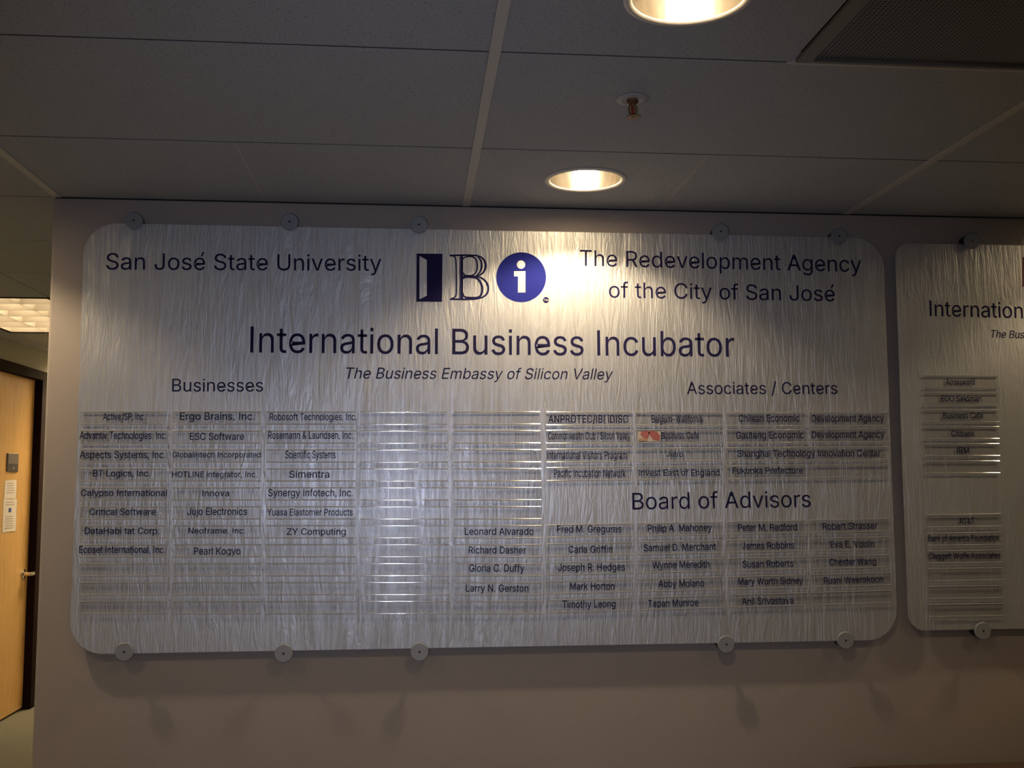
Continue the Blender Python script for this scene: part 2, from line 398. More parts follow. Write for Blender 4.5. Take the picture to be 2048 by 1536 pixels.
at(bx(FX + .006, FX + .008, 6.600 - DIST, 6.622 - DIST, 1.492, 1.502), 'pale_symbol', M_WHITE, pl)
def paper(z0, z1, y0, y1, label, blue):
    e = empty('posted_notice', (FX, (y0 + y1) / 2, (z0 + z1) / 2), label, 'paper', 'papers taped to the door')
    n = 10; bm = bmesh.new(); fr_, bk = [], []
    pts = [(y0 + (y1 - y0) * t / n, z0 + random.uniform(-.004, .004)) for t in range(n + 1)] + [(y1 + random.uniform(-.004, .003), z0 + (z1 - z0) * t / 5) for t in range(1, 5)] + [(y1 - (y1 - y0) * t / n, z1 + random.uniform(-.006, .004)) for t in range(n + 1)]
    for a, b_ in pts: fr_.append(bm.verts.new((FX + .002, a, b_))); bk.append(bm.verts.new((FX + .0005, a, b_)))
    bm.faces.new(fr_); bm.faces.new(list(reversed(bk)))
    for i in range(len(pts)):
        j = (i + 1) % len(pts); bm.faces.new((fr_[i], bk[i], bk[j], fr_[j]))
    bmesh.ops.recalc_face_normals(bm, faces=bm.faces)
    at(bm, 'sheet', M_PAPER, e)
    bm = bmesh.new(); z = z1 - .02
    while z > z0 + .02:
        if not (blue and abs(z - (z0 + z1) / 2 - .03) < .022):
            box(bm, FX + .002, FX + .0026, y0 + .03 + random.uniform(0, .02), y1 - .03 - random.uniform(0, .03), z - .0025, z + .0015)
        z -= .014
    at(bm, 'printed_lines', M_PRINT, e)
    if blue: at(bx(FX + .002, FX + .0028, (y0 + y1) / 2 - .02, (y0 + y1) / 2 + .02, (z0 + z1) / 2 + .018, (z0 + z1) / 2 + .044), 'blue_mark', M_BLUEP, e)
paper(1.315, 1.425, 6.50 - DIST, 6.685 - DIST, 'upper torn pale notice taped to the oak door', False)
paper(1.115, 1.312, 6.49 - DIST, 6.70 - DIST, 'lower pale notice with a small blue mark on the oak door', True)

# window with blind beyond the door
wn = empty('window_1', (XL, (WY0 + WY1) / 2, WZ0), kind='structure')
for a in ((WY0, WY0 + .03, WZ0, WZ1), (WY1 - .03, WY1, WZ0, WZ1), (WY0 + .03, WY1 - .03, WZ0, WZ0 + .03), (WY0 + .03, WY1 - .03, WZ1 - .03, WZ1)):
    at(bx(XL - .08, XL + .004, a[0], a[1], a[2], a[3]), 'window_frame', M_DARKWOOD, wn)
at(bx(XL - .07, XL - .066, WY0 + .03, WY1 - .03, WZ0 + .03, WZ1 - .03), 'window_pane', mat('dark_glass', (.02, .02, .02), .05), wn)
slat = None
z = WZ0 + .045
while z < WZ1 - .04:
    if slat is None:
        bm = bmesh.new(); box(bm, -.012, .012, -(WY1 - WY0) / 2 + .035, (WY1 - WY0) / 2 - .035, -.0006, .0006)
        bmesh.ops.rotate(bm, verts=bm.verts, matrix=Matrix.Rotation(math.radians(50), 3, 'Y'))
        slat = obj('blind_slat', bm, M_BLIND, wn, loc=(-.03, 0, z - WZ0))
    else:
        c = slat.copy(); c.location = (-.03, 0, z - WZ0); link(c)
    z += .0215

# ------------------------------------------------------------------ lettering
GLYPHS = {
' ':(188,''),
'&':(448,'197,-7 150,-2 110,12 78,34 54,62 39,96 34,133 37,163 47,189 63,213 85,235 140,279 216,335 237,352 255,375 262,405 258,427 245,445 226,457 201,461 168,453 145,431 139,416 137,399 145,363 169,327 204,284 438,0 364,0 171,231 121,293 87,344 78,370 75,398 79,430 91,458 109,481 134,499 165,510 200,513 235,510 266,499 290,482 308,459 320,433 324,404 315,362 291,325 256,293 154,217 128,195 110,174 100,154 97,131 100,108 109,87 124,70 143,57 166,49 193,46 223,50 251,59 278,75 301,95 321,121 336,151 346,186 349,224 408,224 405,180 397,144 371,92 345,62 333,47 305,23 271,7 234,-3'),
',':(188,'38,-119 68,71 137,71 84,-119'),
'-':(453,'337,244 337,188 114,188 114,244'),
'.':(188,'95,-4 78,-1 63,9 53,24 50,41 53,59 63,73 78,83 95,87 113,83 128,73 138,59 141,41 138,24 128,9 113,-1'),
'/':(249,'235,533 71,-76 14,-76 178,533'),
'A':(480,'16,0 201,509 276,509 463,0 395,0 287,302 264,372 232,478 245,478 213,371 191,302 85,0;110,142 110,199 370,199 370,142'),
'B':(456,'60,0 60,509 241,509 289,504 329,491 359,469 381,442 394,410 398,374 395,344 387,320 373,301 356,286 315,267 315,262 339,257 363,245 385,227 402,203 414,173 418,136 413,100 400,67 377,39 344,18 301,4 247,0;125,57 245,57 296,63 330,80 349,105 355,137 352,161 342,184 327,203 306,218 279,228 248,231 125,231;125,285 238,285 265,288 288,296 308,309 323,326 333,348 336,372 330,403 313,429 283,446 240,452 125,452'),
'C':(510,'267,-7 205,1 150,25 104,63 70,115 48,179 40,254 48,329 70,393 104,445 150,484 205,508 267,516 305,513 340,504 373,490 402,471 427,447 448,418 463,385 473,348 408,348 401,373 389,395 357,428 315,449 267,456 223,450 184,432 150,403 125,364 109,314 103,254 109,194 125,145 151,105 184,76 223,59 267,53 315,60 357,81 389,114 408,160 473,160 463,124 448,91 428,62 402,38 373,19 341,5 305,-4'),
'D':(502,'219,0 96,0 96,57 215,57 272,63 318,81 354,110 379,149 394,198 399,255 394,312 379,361 354,399 320,428 275,446 221,452 93,452 93,509 225,509 294,501 353,478 399,441 433,391 455,329 462,255 455,181 433,119 398,68 351,31 291,8;125,509 125,0 60,0 60,509'),
'E':(419,'60,0 60,509 372,509 372,452 125,452 125,286 355,286 355,229 125,229 125,57 375,57 375,0'),
'F':(410,'60,0 60,509 369,509 369,452 125,452 125,278 346,278 346,221 125,221 125,0'),
'G':(520,'269,-7 205,1 149,25 104,64 69,116 47,179 40,254 47,329 69,393 103,445 149,484 203,508 265,516 304,513 340,504 374,489 403,469 429,445 449,416 465,384 474,349 408,349 387,393 356,427 315,448 265,456 222,450 183,432 150,404 125,364 109,314 103,254 109,194 125,145 151,105 184,76 224,59 269,53 309,57 345,71 374,93 396,123 410,160 415,202 434,199 283,199 283,256 478,256 478,200 471,141 451,91 419,50 377,19 326,0'),
'H':(517,'60,0 60,509 125,509 125,289 392,289 392,509 457,509 457,0 392,0 392,232 125,232 125,0'),
'I':(300,'31,0 31,57 118,57 118,452 31,452 31,509 269,509 269,452 183,452 183,57 269,57 269,0'),
'J':(396,'185,-7 143,-2 106,11 75,33 52,63 38,100 33,145 33,173 98,173 98,145 104,104 122,74 149,56 185,50 220,56 248,74 266,104 272,145 272,509 336,509 336,145 332,100 318,63 294,33 263,11 227,-2'),
'K':(467,'104,145 104,216 139,261 174,303 212,344 364,509 448,509 231,276 228,276;60,0 60,509 125,509 125,334 124,225 125,193 125,0;372,0 188,259 228,309 449,0'),
'L':(393,'60,0 60,509 125,509 125,57 361,57 361,0'),
'M':(628,'60,0 60,509 152,509 277,187 287,159 299,123 311,84 322,49 307,49 318,83 330,121 342,158 352,187 476,509 568,509 568,0 504,0 504,291 504,327 505,369 506,413 507,457 513,457 498,409 482,363 467,322 456,291 342,0 286,0 170,291 159,321 145,361 129,408 112,457 119,457 120,416 121,372 122,328 122,291 122,0'),
'N':(523,'60,0 60,509 136,509 343,183 363,151 388,107 414,55 405,54 401,108 399,157 399,195 399,509 463,509 463,0 387,0 202,290 177,331 148,381 108,452 119,454 122,384 124,328 125,291 125,0'),
'O':(533,'267,-7 205,1 150,25 105,63 70,115 48,179 40,254 48,329 70,393 105,445 150,484 205,508 267,516 329,508 384,484 429,445 464,393 486,329 493,254 486,179 464,115 429,63 384,25 329,1;267,53 310,59 349,76 383,105 408,144 425,194 430,254 425,314 408,365 383,404 349,433 310,450 267,456 223,450 184,433 151,404 125,364 109,314 103,254 109,194 125,144 151,105 184,76 223,59'),
'P':(445,'60,0 60,509 235,509 289,503 332,487 366,462 390,430 404,391 409,348 404,304 390,265 366,233 332,207 289,191 235,186 125,186 125,0;125,242 233,242 269,246 297,256 318,272 333,294 342,319 344,348 342,376 333,402 318,423 297,439 268,449 232,452 125,452'),
'R':(449,'60,0 60,509 236,509 290,504 333,489 367,465 390,433 405,395 409,352 405,309 390,271 367,240 333,217 289,203 236,198 125,198 125,0;125,255 234,255 269,258 298,267 319,281 334,300 342,324 345,352 342,380 334,405 319,425 298,440 269,449 233,452 125,452;353,0 230,229 303,229 428,0'),
'S':(447,'224,-9 172,-4 128,9 91,31 64,60 46,96 38,137 104,137 110,110 123,88 142,71 166,59 194,52 224,49 257,52 286,60 311,74 329,92 341,114 346,139 342,161 332,179 316,193 296,205 245,222 184,239 128,260 86,289 60,326 52,372 58,413 75,448 102,476 138,498 180,511 227,516 275,511 316,498 351,476 377,449 394,415 401,378 337,378 326,412 302,437 267,453 225,459 194,456 167,448 145,435 129,418 118,398 115,376 119,352 131,334 148,319 169,308 212,293 264,279 312,264 359,238 379,220 395,198 405,171 408,139 403,99 386,64 360,34 323,11 278,-4'),
'T':(449,'32,452 32,509 417,509 417,452 257,452 257,0 193,0 193,452'),
'U':(517,'259,-8 203,-2 154,15 114,43 85,80 66,124 60,173 60,509 124,509 124,178 128,144 141,113 160,87 187,68 220,56 259,52 298,56 331,68 357,87 377,113 389,144 393,178 393,509 457,509 457,173 451,124 433,80 403,43 363,15 315,-2'),
'V':(480,'204,0 16,509 84,509 192,206 215,137 248,31 235,31 267,138 290,206 395,509 463,509 278,0'),
'W':(686,'155,0 16,509 82,509 163,196 175,145 187,94 197,40 189,40 200,94 211,145 224,196 306,509 380,509 462,196 474,145 486,94 497,40 488,40 499,94 510,145 523,196 603,509 670,509 530,0 455,0 368,323 351,391 336,475 350,475 335,395 318,323 230,0'),
'Y':(472,'203,0 203,208 16,509 91,509 192,344 222,292 250,230 224,230 251,293 280,344 381,509 455,509 268,208 268,0'),
'Z':(438,'42,0 42,46 273,385 306,431 341,476 348,454 285,452 223,452 40,452 40,509 397,509 397,462 169,129 134,81 97,33 90,54 152,57 214,57 399,57 399,0'),
'a':(389,'160,-9 126,-5 94,5 68,22 48,45 35,73 30,108 34,138 43,161 58,179 78,193 125,211 178,220 234,227 265,235 273,243 276,255 273,279 267,297 256,311 240,322 220,329 196,331 171,329 149,322 118,301 100,274 41,291 57,322 79,346 104,364 133,375 163,382 194,384 239,379 286,360 306,343 322,320 333,290 337,251 337,0 277,0 277,52 272,52 252,25 215,1 190,-6;170,45 202,49 228,59 248,74 263,93 272,115 276,138 276,190 259,182 231,176 200,171 175,168 134,159 117,150 103,139 95,124 92,105 94,87 102,72 114,61 130,52'),
'b':(424,'229,-8 198,-5 172,4 138,31 118,59 112,59 112,0 53,0 53,509 114,509 114,319 118,319 137,346 171,373 197,381 229,384 274,378 313,361 345,332 370,293 385,245 390,189 385,133 370,84 346,45 313,16 274,-2;220,47 253,51 279,66 301,88 316,117 325,151 328,189 325,227 316,261 301,290 280,311 253,325 220,330 188,325 161,312 140,291 125,263 116,229 113,189 116,150 125,115 140,86 162,65 188,51'),
'c':(396,'207,-8 159,-2 117,16 82,46 56,85 40,133 34,187 40,243 56,291 82,330 117,360 159,378 207,384 260,377 305,356 340,322 362,277 303,262 290,289 270,311 242,325 207,330 173,325 145,310 124,287 108,258 99,224 96,187 99,151 108,117 124,89 145,66 173,51 207,46 243,52 271,66 292,89 304,117 363,102 354,78 341,56 306,21 261,-1'),
'd':(424,'195,-8 151,-2 111,16 79,45 55,84 39,133 34,189 39,245 55,293 79,332 112,361 151,378 196,384 228,381 253,373 287,346 306,319 311,319 311,509 372,509 372,0 313,0 313,59 307,59 287,31 252,4 227,-5;205,47 236,51 263,65 284,86 299,115 309,150 312,189 309,229 300,263 284,291 263,312 237,325 205,330 172,325 145,311 124,290 108,261 99,227 96,189 99,151 109,117 124,88 145,66 172,51'),
'e':(404,'212,-8 161,-2 117,16 82,46 56,85 40,132 34,187 39,242 55,290 81,329 115,359 157,378 205,384 236,382 266,374 294,361 319,341 341,315 357,282 368,242 371,194 371,169 75,169 75,221 309,221 307,237 298,269 283,294 263,314 237,326 205,330 173,326 146,313 125,294 109,270 99,241 96,211 96,178 100,139 110,106 128,80 151,61 179,50 212,46 254,53 285,73 306,105 365,91 353,63 335,39 311,19 283,4 249,-5'),
'f':(254,'228,379 228,327 6,327 6,379;81,0 81,432 84,461 96,486 113,505 135,519 161,527 187,530 222,527 243,521 227,468 215,472 195,474 171,470 154,460 145,443 142,419 142,0'),
'g':(425,'207,-151 168,-148 134,-140 105,-127 82,-110 64,-91 51,-69 101,-41 122,-66 154,-88 178,-95 207,-97 249,-92 282,-75 304,-47 311,-6 311,68 306,68 287,41 252,16 227,8 195,5 152,10 113,27 80,53 55,90 39,136 34,191 39,246 55,293 80,332 112,361 152,378 196,384 228,382 253,373 288,346 308,319 313,319 313,379 372,379 372,-9 367,-54 350,-90 324,-117 291,-136 251,-147;205,59 237,63 264,75 285,95 300,121 309,154 312,193 309,231 300,264 285,291 264,312 237,325 205,330 172,325 145,312 124,290 109,262 99,229 96,193 99,155 109,123 124,96 145,76 172,63'),
'h':(410,'114,227 114,0 53,0 53,509 114,509 114,287 102,287 124,332 152,362 187,379 227,384 264,380 295,369 321,349 341,321 353,285 357,240 357,0 296,0 296,235 290,275 273,304 246,323 210,329 184,326 161,317 141,303 126,283 117,257'),
'i':(167,'53,0 53,379 114,379 114,0;84,443 67,446 54,455 44,468 41,483 44,499 54,512 67,521 84,524 100,521 114,512 123,499 126,483 123,468 114,455 100,446'),
'j':(167,'53,379 114,379 114,-30 111,-63 102,-90 86,-113 65,-129 37,-139 4,-143 -10,-143 -10,-87 2,-87 25,-83 40,-72 50,-54 53,-29;83,443 67,446 53,455 44,468 41,483 44,499 53,512 67,521 83,524 100,521 114,512 123,499 126,483 123,468 114,455 100,446'),
'k':(381,'110,137 110,212 121,212 284,379 360,379 184,199 177,199;53,0 53,509 114,509 114,0;294,0 148,186 191,229 372,0'),
'l':(189,'139,-2 101,3 74,20 58,47 53,84 53,509 114,509 114,99 115,77 120,62 130,54 146,52 160,53 170,54 181,3 162,-1'),
'm':(610,'53,0 53,379 112,379 112,295 108,295 118,323 132,346 151,363 172,376 195,384 219,386 257,380 287,361 309,331 321,295 312,295 322,321 337,343 357,361 381,375 407,383 437,386 468,383 497,372 522,354 541,328 553,296 557,255 557,0 496,0 496,254 490,289 473,313 447,326 419,330 395,328 374,320 358,307 345,290 338,270 335,247 335,0 274,0 274,260 269,288 253,311 229,326 199,330 178,328 158,320 140,307 126,289 117,266 114,238 114,0'),
'n':(410,'114,227 114,0 53,0 53,379 112,379 112,287 102,287 124,332 152,362 187,379 227,384 264,380 295,369 321,349 341,321 353,285 357,240 357,0 296,0 296,235 290,275 273,304 246,323 210,329 184,326 161,317 141,303 126,283 117,257'),
'o':(415,'207,-8 159,-2 117,16 82,46 56,85 40,133 34,187 40,243 56,291 82,330 117,360 159,378 207,384 256,378 299,360 333,330 359,291 376,243 381,187 376,133 359,85 333,46 299,16 256,-2;207,46 242,51 270,66 292,89 307,117 316,151 319,187 316,224 307,258 292,287 270,310 242,325 207,330 173,325 145,310 124,287 108,258 99,224 96,187 99,151 108,117 124,89 145,66 173,51'),
'p':(424,'53,-143 53,379 112,379 112,319 118,319 137,346 171,373 197,381 229,384 274,378 313,361 345,332 370,293 385,245 390,189 385,133 370,84 346,45 313,16 274,-2 229,-8 198,-5 173,4 138,31 118,59 114,59 114,-143;220,47 253,51 279,66 301,88 316,117 325,151 328,189 325,227 316,261 301,290 280,311 253,325 220,330 188,325 161,312 140,291 125,263 116,229 113,189 116,150 125,115 140,86 162,65 188,51'),
'r':(259,'53,0 53,379 112,379 112,321 115,321 130,347 152,367 181,380 213,385 229,384 243,384 243,322 230,324 207,326 182,323 159,315 140,301 126,284 117,262 114,237 114,0'),
's':(365,'182,-8 145,-5 112,3 84,18 62,38 45,63 36,94 94,107 105,79 124,60 150,49 181,45 217,50 244,62 262,81 268,103 265,121 254,136 237,147 212,155 149,170 104,186 72,208 53,237 47,274 51,305 65,332 87,354 115,370 149,381 187,384 223,381 254,372 279,358 299,339 314,316 324,290 268,277 258,298 243,316 219,328 187,333 156,329 131,317 114,299 109,277 112,258 124,243 144,232 172,223 229,209 275,194 306,171 325,142 331,107 326,75 312,47 290,24 260,6 223,-5'),
't':(227,'204,379 204,327 6,327 6,379;65,471 126,471 126,98 128,76 136,61 150,53 170,50 185,51 202,54 213,2 192,-3 168,-4 125,2 92,21 72,52 65,93'),
'u':(410,'182,-5 146,-1 115,11 89,31 69,59 57,95 53,139 53,379 114,379 114,144 119,105 137,75 164,56 200,50 226,53 249,62 268,77 283,97 293,122 296,153 296,379 357,379 357,0 298,0 298,92 307,92 286,47 257,17 222,0'),
'v':(389,'163,0 17,379 84,379 165,155 187,87 206,21 184,21 203,87 224,155 305,379 371,379 226,0'),
'w':(567,'138,0 23,379 87,379 133,214 154,137 175,41 165,41 186,135 206,214 252,379 316,379 362,214 382,136 402,41 391,41 413,135 434,214 480,379 545,379 429,0 368,0 319,172 305,225 291,280 277,338 291,338 277,280 263,225 248,172 199,0'),
'y':(389,'47,-139 61,-86 71,-87 104,-89 118,-84 130,-74 141,-58 151,-36 163,-1 17,379 84,379 165,155 187,87 206,21 184,21 202,87 224,155 305,379 371,379 204,-58 177,-107 159,-124 139,-136 117,-143 91,-145 65,-143'),
}
G = {}
for ch, (adv, s) in GLYPHS.items():
    G[ch] = (adv, [[tuple(map(int, p.split(','))) for p in c.split(' ')] for c in s.split(';')] if s else [])
R = lambda x0, y0, x1, y1: [(x0, y0), (x1, y0), (x1, y1), (x0, y1)]
G['I'] = (196, [R(66, 0, 131, 509)]); G['l'] = (158, [R(48, 0, 109, 509)])
G['i'] = (158, [R(48, 0, 109, 379), R(48, 440, 109, 509)])
G['.'] = (188, [R(60, 0, 126, 66)]); G[','] = (188, [[(62, 0), (80, 0), (76, -30), (58, -60), (72, -85), (105, -50), (128, 0), (128, 66), (62, 66)]])
G['j'] = (158, [G['j'][1][0], R(53, 440, 114, 509)]); G[' '] = (200, [])
G['´'] = (0, [[(-165, 425), (-125, 425), (-50, 560), (-115, 560)]])
def area(l): return sum(a[0] * b_[1] - b_[0] * a[1] for a, b_ in zip(l, l[1:] + l[:1])) / 2
def inside(p, l):
    c = False
    for a, b_ in zip(l, l[1:] + l[:1]):
        if (a[1] > p[1]) != (b_[1] > p[1]) and p[0] < (b_[0] - a[0]) * (p[1] - a[1]) / (b_[1] - a[1]) + a[0]: c = not c
    return c
SHAPES = {}
def shape(ch, fat):                         # a glyph's solid, its overlapping strokes filled one by one
    if (ch, fat) in SHAPES: return SHAPES[ch, fat]
    adv, cs = G[ch]; vs, fs = [], []
    if cs:
        sg = 1 if area(max(cs, key=lambda l: abs(area(l)))) > 0 else -1
        outs = [l for l in cs if area(l) * sg > 0]; holes = [l for l in cs if area(l) * sg <= 0]
        if ch in 'ij´.,/Il': outs, holes = cs, []
        for o_ in outs:
            me = flat_mesh('glyph', [o_] + [h for h in holes if inside(h[0], o_)], 1.0, fat)
            n = len(vs); vs += [tuple(v.co) for v in me.vertices]; fs += [tuple(n + k for k in p.vertices) for p in me.polygons]
            bpy.data.meshes.remove(me)
    SHAPES[ch, fat] = (adv, vs, fs); return SHAPES[ch, fat]
def text(name, s, xl, xr, bl, br, cap, ysurf, m, parent, shear=0, ref=None, depth=.00025, fat=0, words=False):
    x = 0; out = [[]]; marks = []; lo = 1e9
    for ch in s:
        adv, vs, fs = shape(ch, fat)
        if vs:
            q = [(a + x + shear * b_, b_, c) for a, b_, c in vs]; out[-1].append((q, fs))
            marks.append(max(p[0] for p in q)); lo = min(lo, min(p[0] for p in q))
        else:
            marks.append(marks[-1])
            if words and ch == ' ': out.append([])
        x += adv
    span = (marks[len(ref) - 1] if ref else max(marks)) - lo
    A = on_y(xl, bl, ysurf); B = on_y(xr, br, ysurf)
    Up = on_y((xl + xr) / 2, (bl + br) / 2 - cap, ysurf) - on_y((xl + xr) / 2, (bl + br) / 2, ysurf)
    sx = (B - A).length / span; sy = Up.length / 509
    ux = (B - A).normalized(); uz = Vector((0, -1, 0)); uy = uz.cross(ux)
    Mx = Matrix((ux, uy, uz)).transposed().to_4x4(); Mx.translation = A
    for word in out:
        if not word: continue
        V, F = [], []
        for q, fs in word:
            n = len(V); V += [((a - lo) * sx, b_ * sy, c * depth) for a, b_, c in q]; F += [tuple(n + k for k in f) for f in fs]
        me = bpy.data.meshes.new(name); me.from_pydata(V, [], F); me.materials.append(m)
        me.transform(Matrix.Translation(-parent.location) @ Mx)
        link(bpy.data.objects.new(name, me), parent)

# ------------------------------------------------------------------ the two sign panels
PF = -.0280                                # y of the sign's front face
def rounded(x0, x1, z0, z1, r, n=12):
    pts = []
    for cx, cz, a0 in ((x1 - r, z0 + r, -90), (x1 - r, z1 - r, 0), (x0 + r, z1 - r, 90), (x0 + r, z0 + r, 180)):
        for i in range(n + 1):
            a = math.radians(a0 + 90 * i / n); pts.append((cx + r * math.cos(a), cz + r * math.sin(a)))
    return pts
def panel(x0, x1, z0, z1, r, label):
    cx, cz = (x0 + x1) / 2, (z0 + z1) / 2
    root = empty('directory_sign', (cx, PF, cz), label, 'sign', 'directory signs on the wall')
    me = flat_mesh('sign_sheet', [rounded(x0 - cx, x1 - cx, z0 - cz, z1 - cz, r)], .003)
    me.transform(Matrix.Translation((0, .003, 0)) @ Matrix.Rotation(math.radians(90), 4, 'X'))
    me.materials.append(M_SIGN); link(bpy.data.objects.new('sign_sheet', me), root); return root
pA = on_y(162.5, 760, PF); pB = on_y(1777, 760, PF); zt = on_y(980, 461, PF).z; zb = on_y(980, 1294, PF).z
P1 = panel(on_y(155, 850, PF).x, on_y(1780, 850, PF).x, zb, zt, .095, 'large silver directory sign with the bright spot and full round corners')
x2 = on_y(1803, 850, PF).x
P2 = panel(x2, x2 + 1.9, on_y(1950, 1259, PF).z, on_y(1950, 489, PF).z, .048, 'second silver directory sign, cut off by the right edge of the photo')
TS = PF - .0004
H1 = [('San Jose´ State University', 211.8, 762.8, 539, 541.7, 32.5, 0), ('The Redevelopment Agency', 1159.7, 1722.8, 531.5, 544, 31.5, 0),
      ('of the City of San Jose´', 1218, 1670, 595, 602.6, 31, 0), ('International Business Incubator', 500.3, 1468.8, 705, 713.3, 51, 0),
      ('The Business Embassy of Silicon Valley', 692.8, 1226.3, 757, 758.7, 21.8, .22), ('Businesses', 344, 526, 783, 783, 25.5, 0),
      ('Associates / Centers', 1374, 1675, 788, 788, 24, 0), ('Board of Advisors', 1265, 1621.8, 1019, 1013.9, 33, 0)]
for s, a, b_, c, d, e, sh in H1: text('heading_word', s, a, b_, c, d, e, TS, M_INK, P1, sh, words=True)
text('heading_word', 'International Business Incubator', 1860, 2046, 632, 636.5, 31, TS, M_INK, P2, 0, 'Internation', words=True)
text('heading_word', 'The Business Embassy of Silicon Valley', 1983, 2049, 675, 676.5, 15, TS, M_INK, P2, .22, 'The Bus', words=True)

# logo, drawn in the coordinates of a 5.12x enlargement of (780, 420)
def lz(px, py): return on_y(780 + px / 5.12, 420 + py / 5.12, TS)
def logo_piece(name, loops, m, parent, f=lz):
    L = [[(f(*q).x * 1000, f(*q).z * 1000) for q in lp] for lp in loops]
    me = flat_mesh(name, L, 1.0); me.materials.append(m); me.transform(Matrix.Diagonal((.001, .001, .00025, 1)))
    me.transform(Matrix.Translation(Vector((0, TS, 0)) - parent.location) @ Matrix.Rotation(math.radians(90), 4, 'X'))
    link(bpy.data.objects.new(name, me), parent)
door_loops = [[(272, 446), (538, 448), (532, 940), (270, 938)], [(302, 470), (378, 512), (378, 878), (302, 915)]]
logo_piece('logo_open_door', door_loops, M_LOGOK, P1)
def smooth_path(p, n=5):
    out = []
    for i in range(len(p) - 1):
        p0, p1, p2, p3 = p[max(i - 1, 0)], p[i], p[i + 1], p[min(i + 2, len(p) - 1)]
        for k in range(n):
            t = k / n
            out.append(tuple(.5 * (2 * p1[j] + (p2[j] - p0[j]) * t + (2 * p0[j] - 5 * p1[j] + 4 * p2[j] - p3[j]) * t * t + (3 * p1[j] - p0[j] - 3 * p2[j] + p3[j]) * t ** 3) for j in (0, 1)))
    return out + [p[-1]]
def stroke_mesh(paths, f, name, m, parent):
    bm = bmesh.new()
    for k, (wd, p) in enumerate(paths):
        p = smooth_path(p); n = len(p)
        # constant tiny lift per stroke keeps crossings from fighting
        y0, y1 = TS - .00025 - k * .00001, PF
        rail = []
        for i in range(n):
            a, c = p[max(i - 1, 0)], p[min(i + 1, n - 1)]; dx, dy = c[0] - a[0], c[1] - a[1]; L = math.hypot(dx, dy) or 1
            ww = wd if not isinstance(wd, tuple) else wd[0] + (wd[1] - wd[0]) * math.sin(math.pi * i / (n - 1))
            nx, ny = -dy / L * ww / 2, dx / L * ww / 2
            q = [f(p[i][0] + nx, p[i][1] + ny), f(p[i][0] - nx, p[i][1] - ny)]
            rail.append([bm.verts.new((v.x, yy, v.z)) for v in q for yy in (y0, y1)])
        for A, B in zip(rail, rail[1:]):
            for i, j in ((0, 2), (2, 3), (3, 1), (1, 0)): bm.faces.new((A[i], A[j], B[j], B[i]))
        for A in (rail[0], rail[-1]): bm.faces.new((A[0], A[2], A[3], A[1]))
    bmesh.ops.recalc_face_normals(bm, faces=bm.faces)
    for v in bm.verts: v.co -= parent.location
    obj(name, bm, m, parent)
B_STROKES = [(17, [(610, 466), (680, 464), (780, 462), (890, 466)]), ((14, 20), [(886, 465), (940, 488), (972, 530), (979, 582), (960, 632), (925, 662), (885, 678)]),
             (17, [(615, 912), (700, 914), (800, 914), (885, 910)]), ((14, 20), [(885, 680), (945, 700), (990, 745), (1006, 800), (994, 855), (950, 892), (882, 911)]),
             ((13, 13), [(612, 468), (652, 474), (672, 500), (678, 600), (680, 780), (679, 860), (664, 892), (618, 910)]),
             (24, [(736, 470), (736, 600), (736, 780), (736, 908)]), (9, [(716, 474), (718, 690), (716, 905)]), (18, [(736, 680), (800, 682), (888, 680)]),
             ((12, 16), [(748, 505), (770, 482), (838, 478), (876, 502), (892, 548), (890, 610), (866, 655), (820, 672), (770, 668), (748, 642)]),
             ((12, 22), [(748, 705), (775, 689), (850, 690), (902, 708), (935, 758), (945, 812), (932, 868), (896, 896), (800, 896), (760, 885), (748, 850)]),
             ((10, 20), [(898, 478), (932, 520), (940, 575), (924, 630), (886, 670)])]
stroke_mesh(B_STROKES, lz, 'logo_letter', M_LOGOK, P1)
def circ(cx, cy, r, n=64): return [(cx + r * math.cos(2 * math.pi * i / n), cy + r * math.sin(2 * math.pi * i / n)) for i in range(n)]
logo_piece('logo_disc', [circ(1344, 688, 255, 96), circ(1342, 559, 43), [(1270, 625), (1388, 625), (1388, 845), (1310, 845), (1310, 680), (1270, 680)]], M_LOGO, P1)
logo_piece('trademark_dot', [circ(1597, 922, 31, 32)], M_LOGOK, P1)
text('trademark_letters', 'TM', 780 + 1574 / 5.12, 780 + 1621 / 5.12, 420 + 933 / 5.12, 420 + 933 / 5.12, 4.2, TS - .0005, M_SIGN, P1, depth=.0001)
f2 = lambda px, py: on_y(2045 + (px - 272) * .62 / 5.12, 514 + (py - 446) * .62 / 5.12, TS)
logo_piece('logo_open_door', door_loops, M_RED, P2, f2)
stroke_mesh(B_STROKES, f2, 'logo_letter', M_RED, P2)
logo_piece('logo_disc', [circ(1344, 688, 255, 96), circ(1342, 559, 43), [(1270, 625), (1388, 625), (1388, 845), (1310, 845), (1310, 680), (1270, 680)]], M_RED, P2, f2)

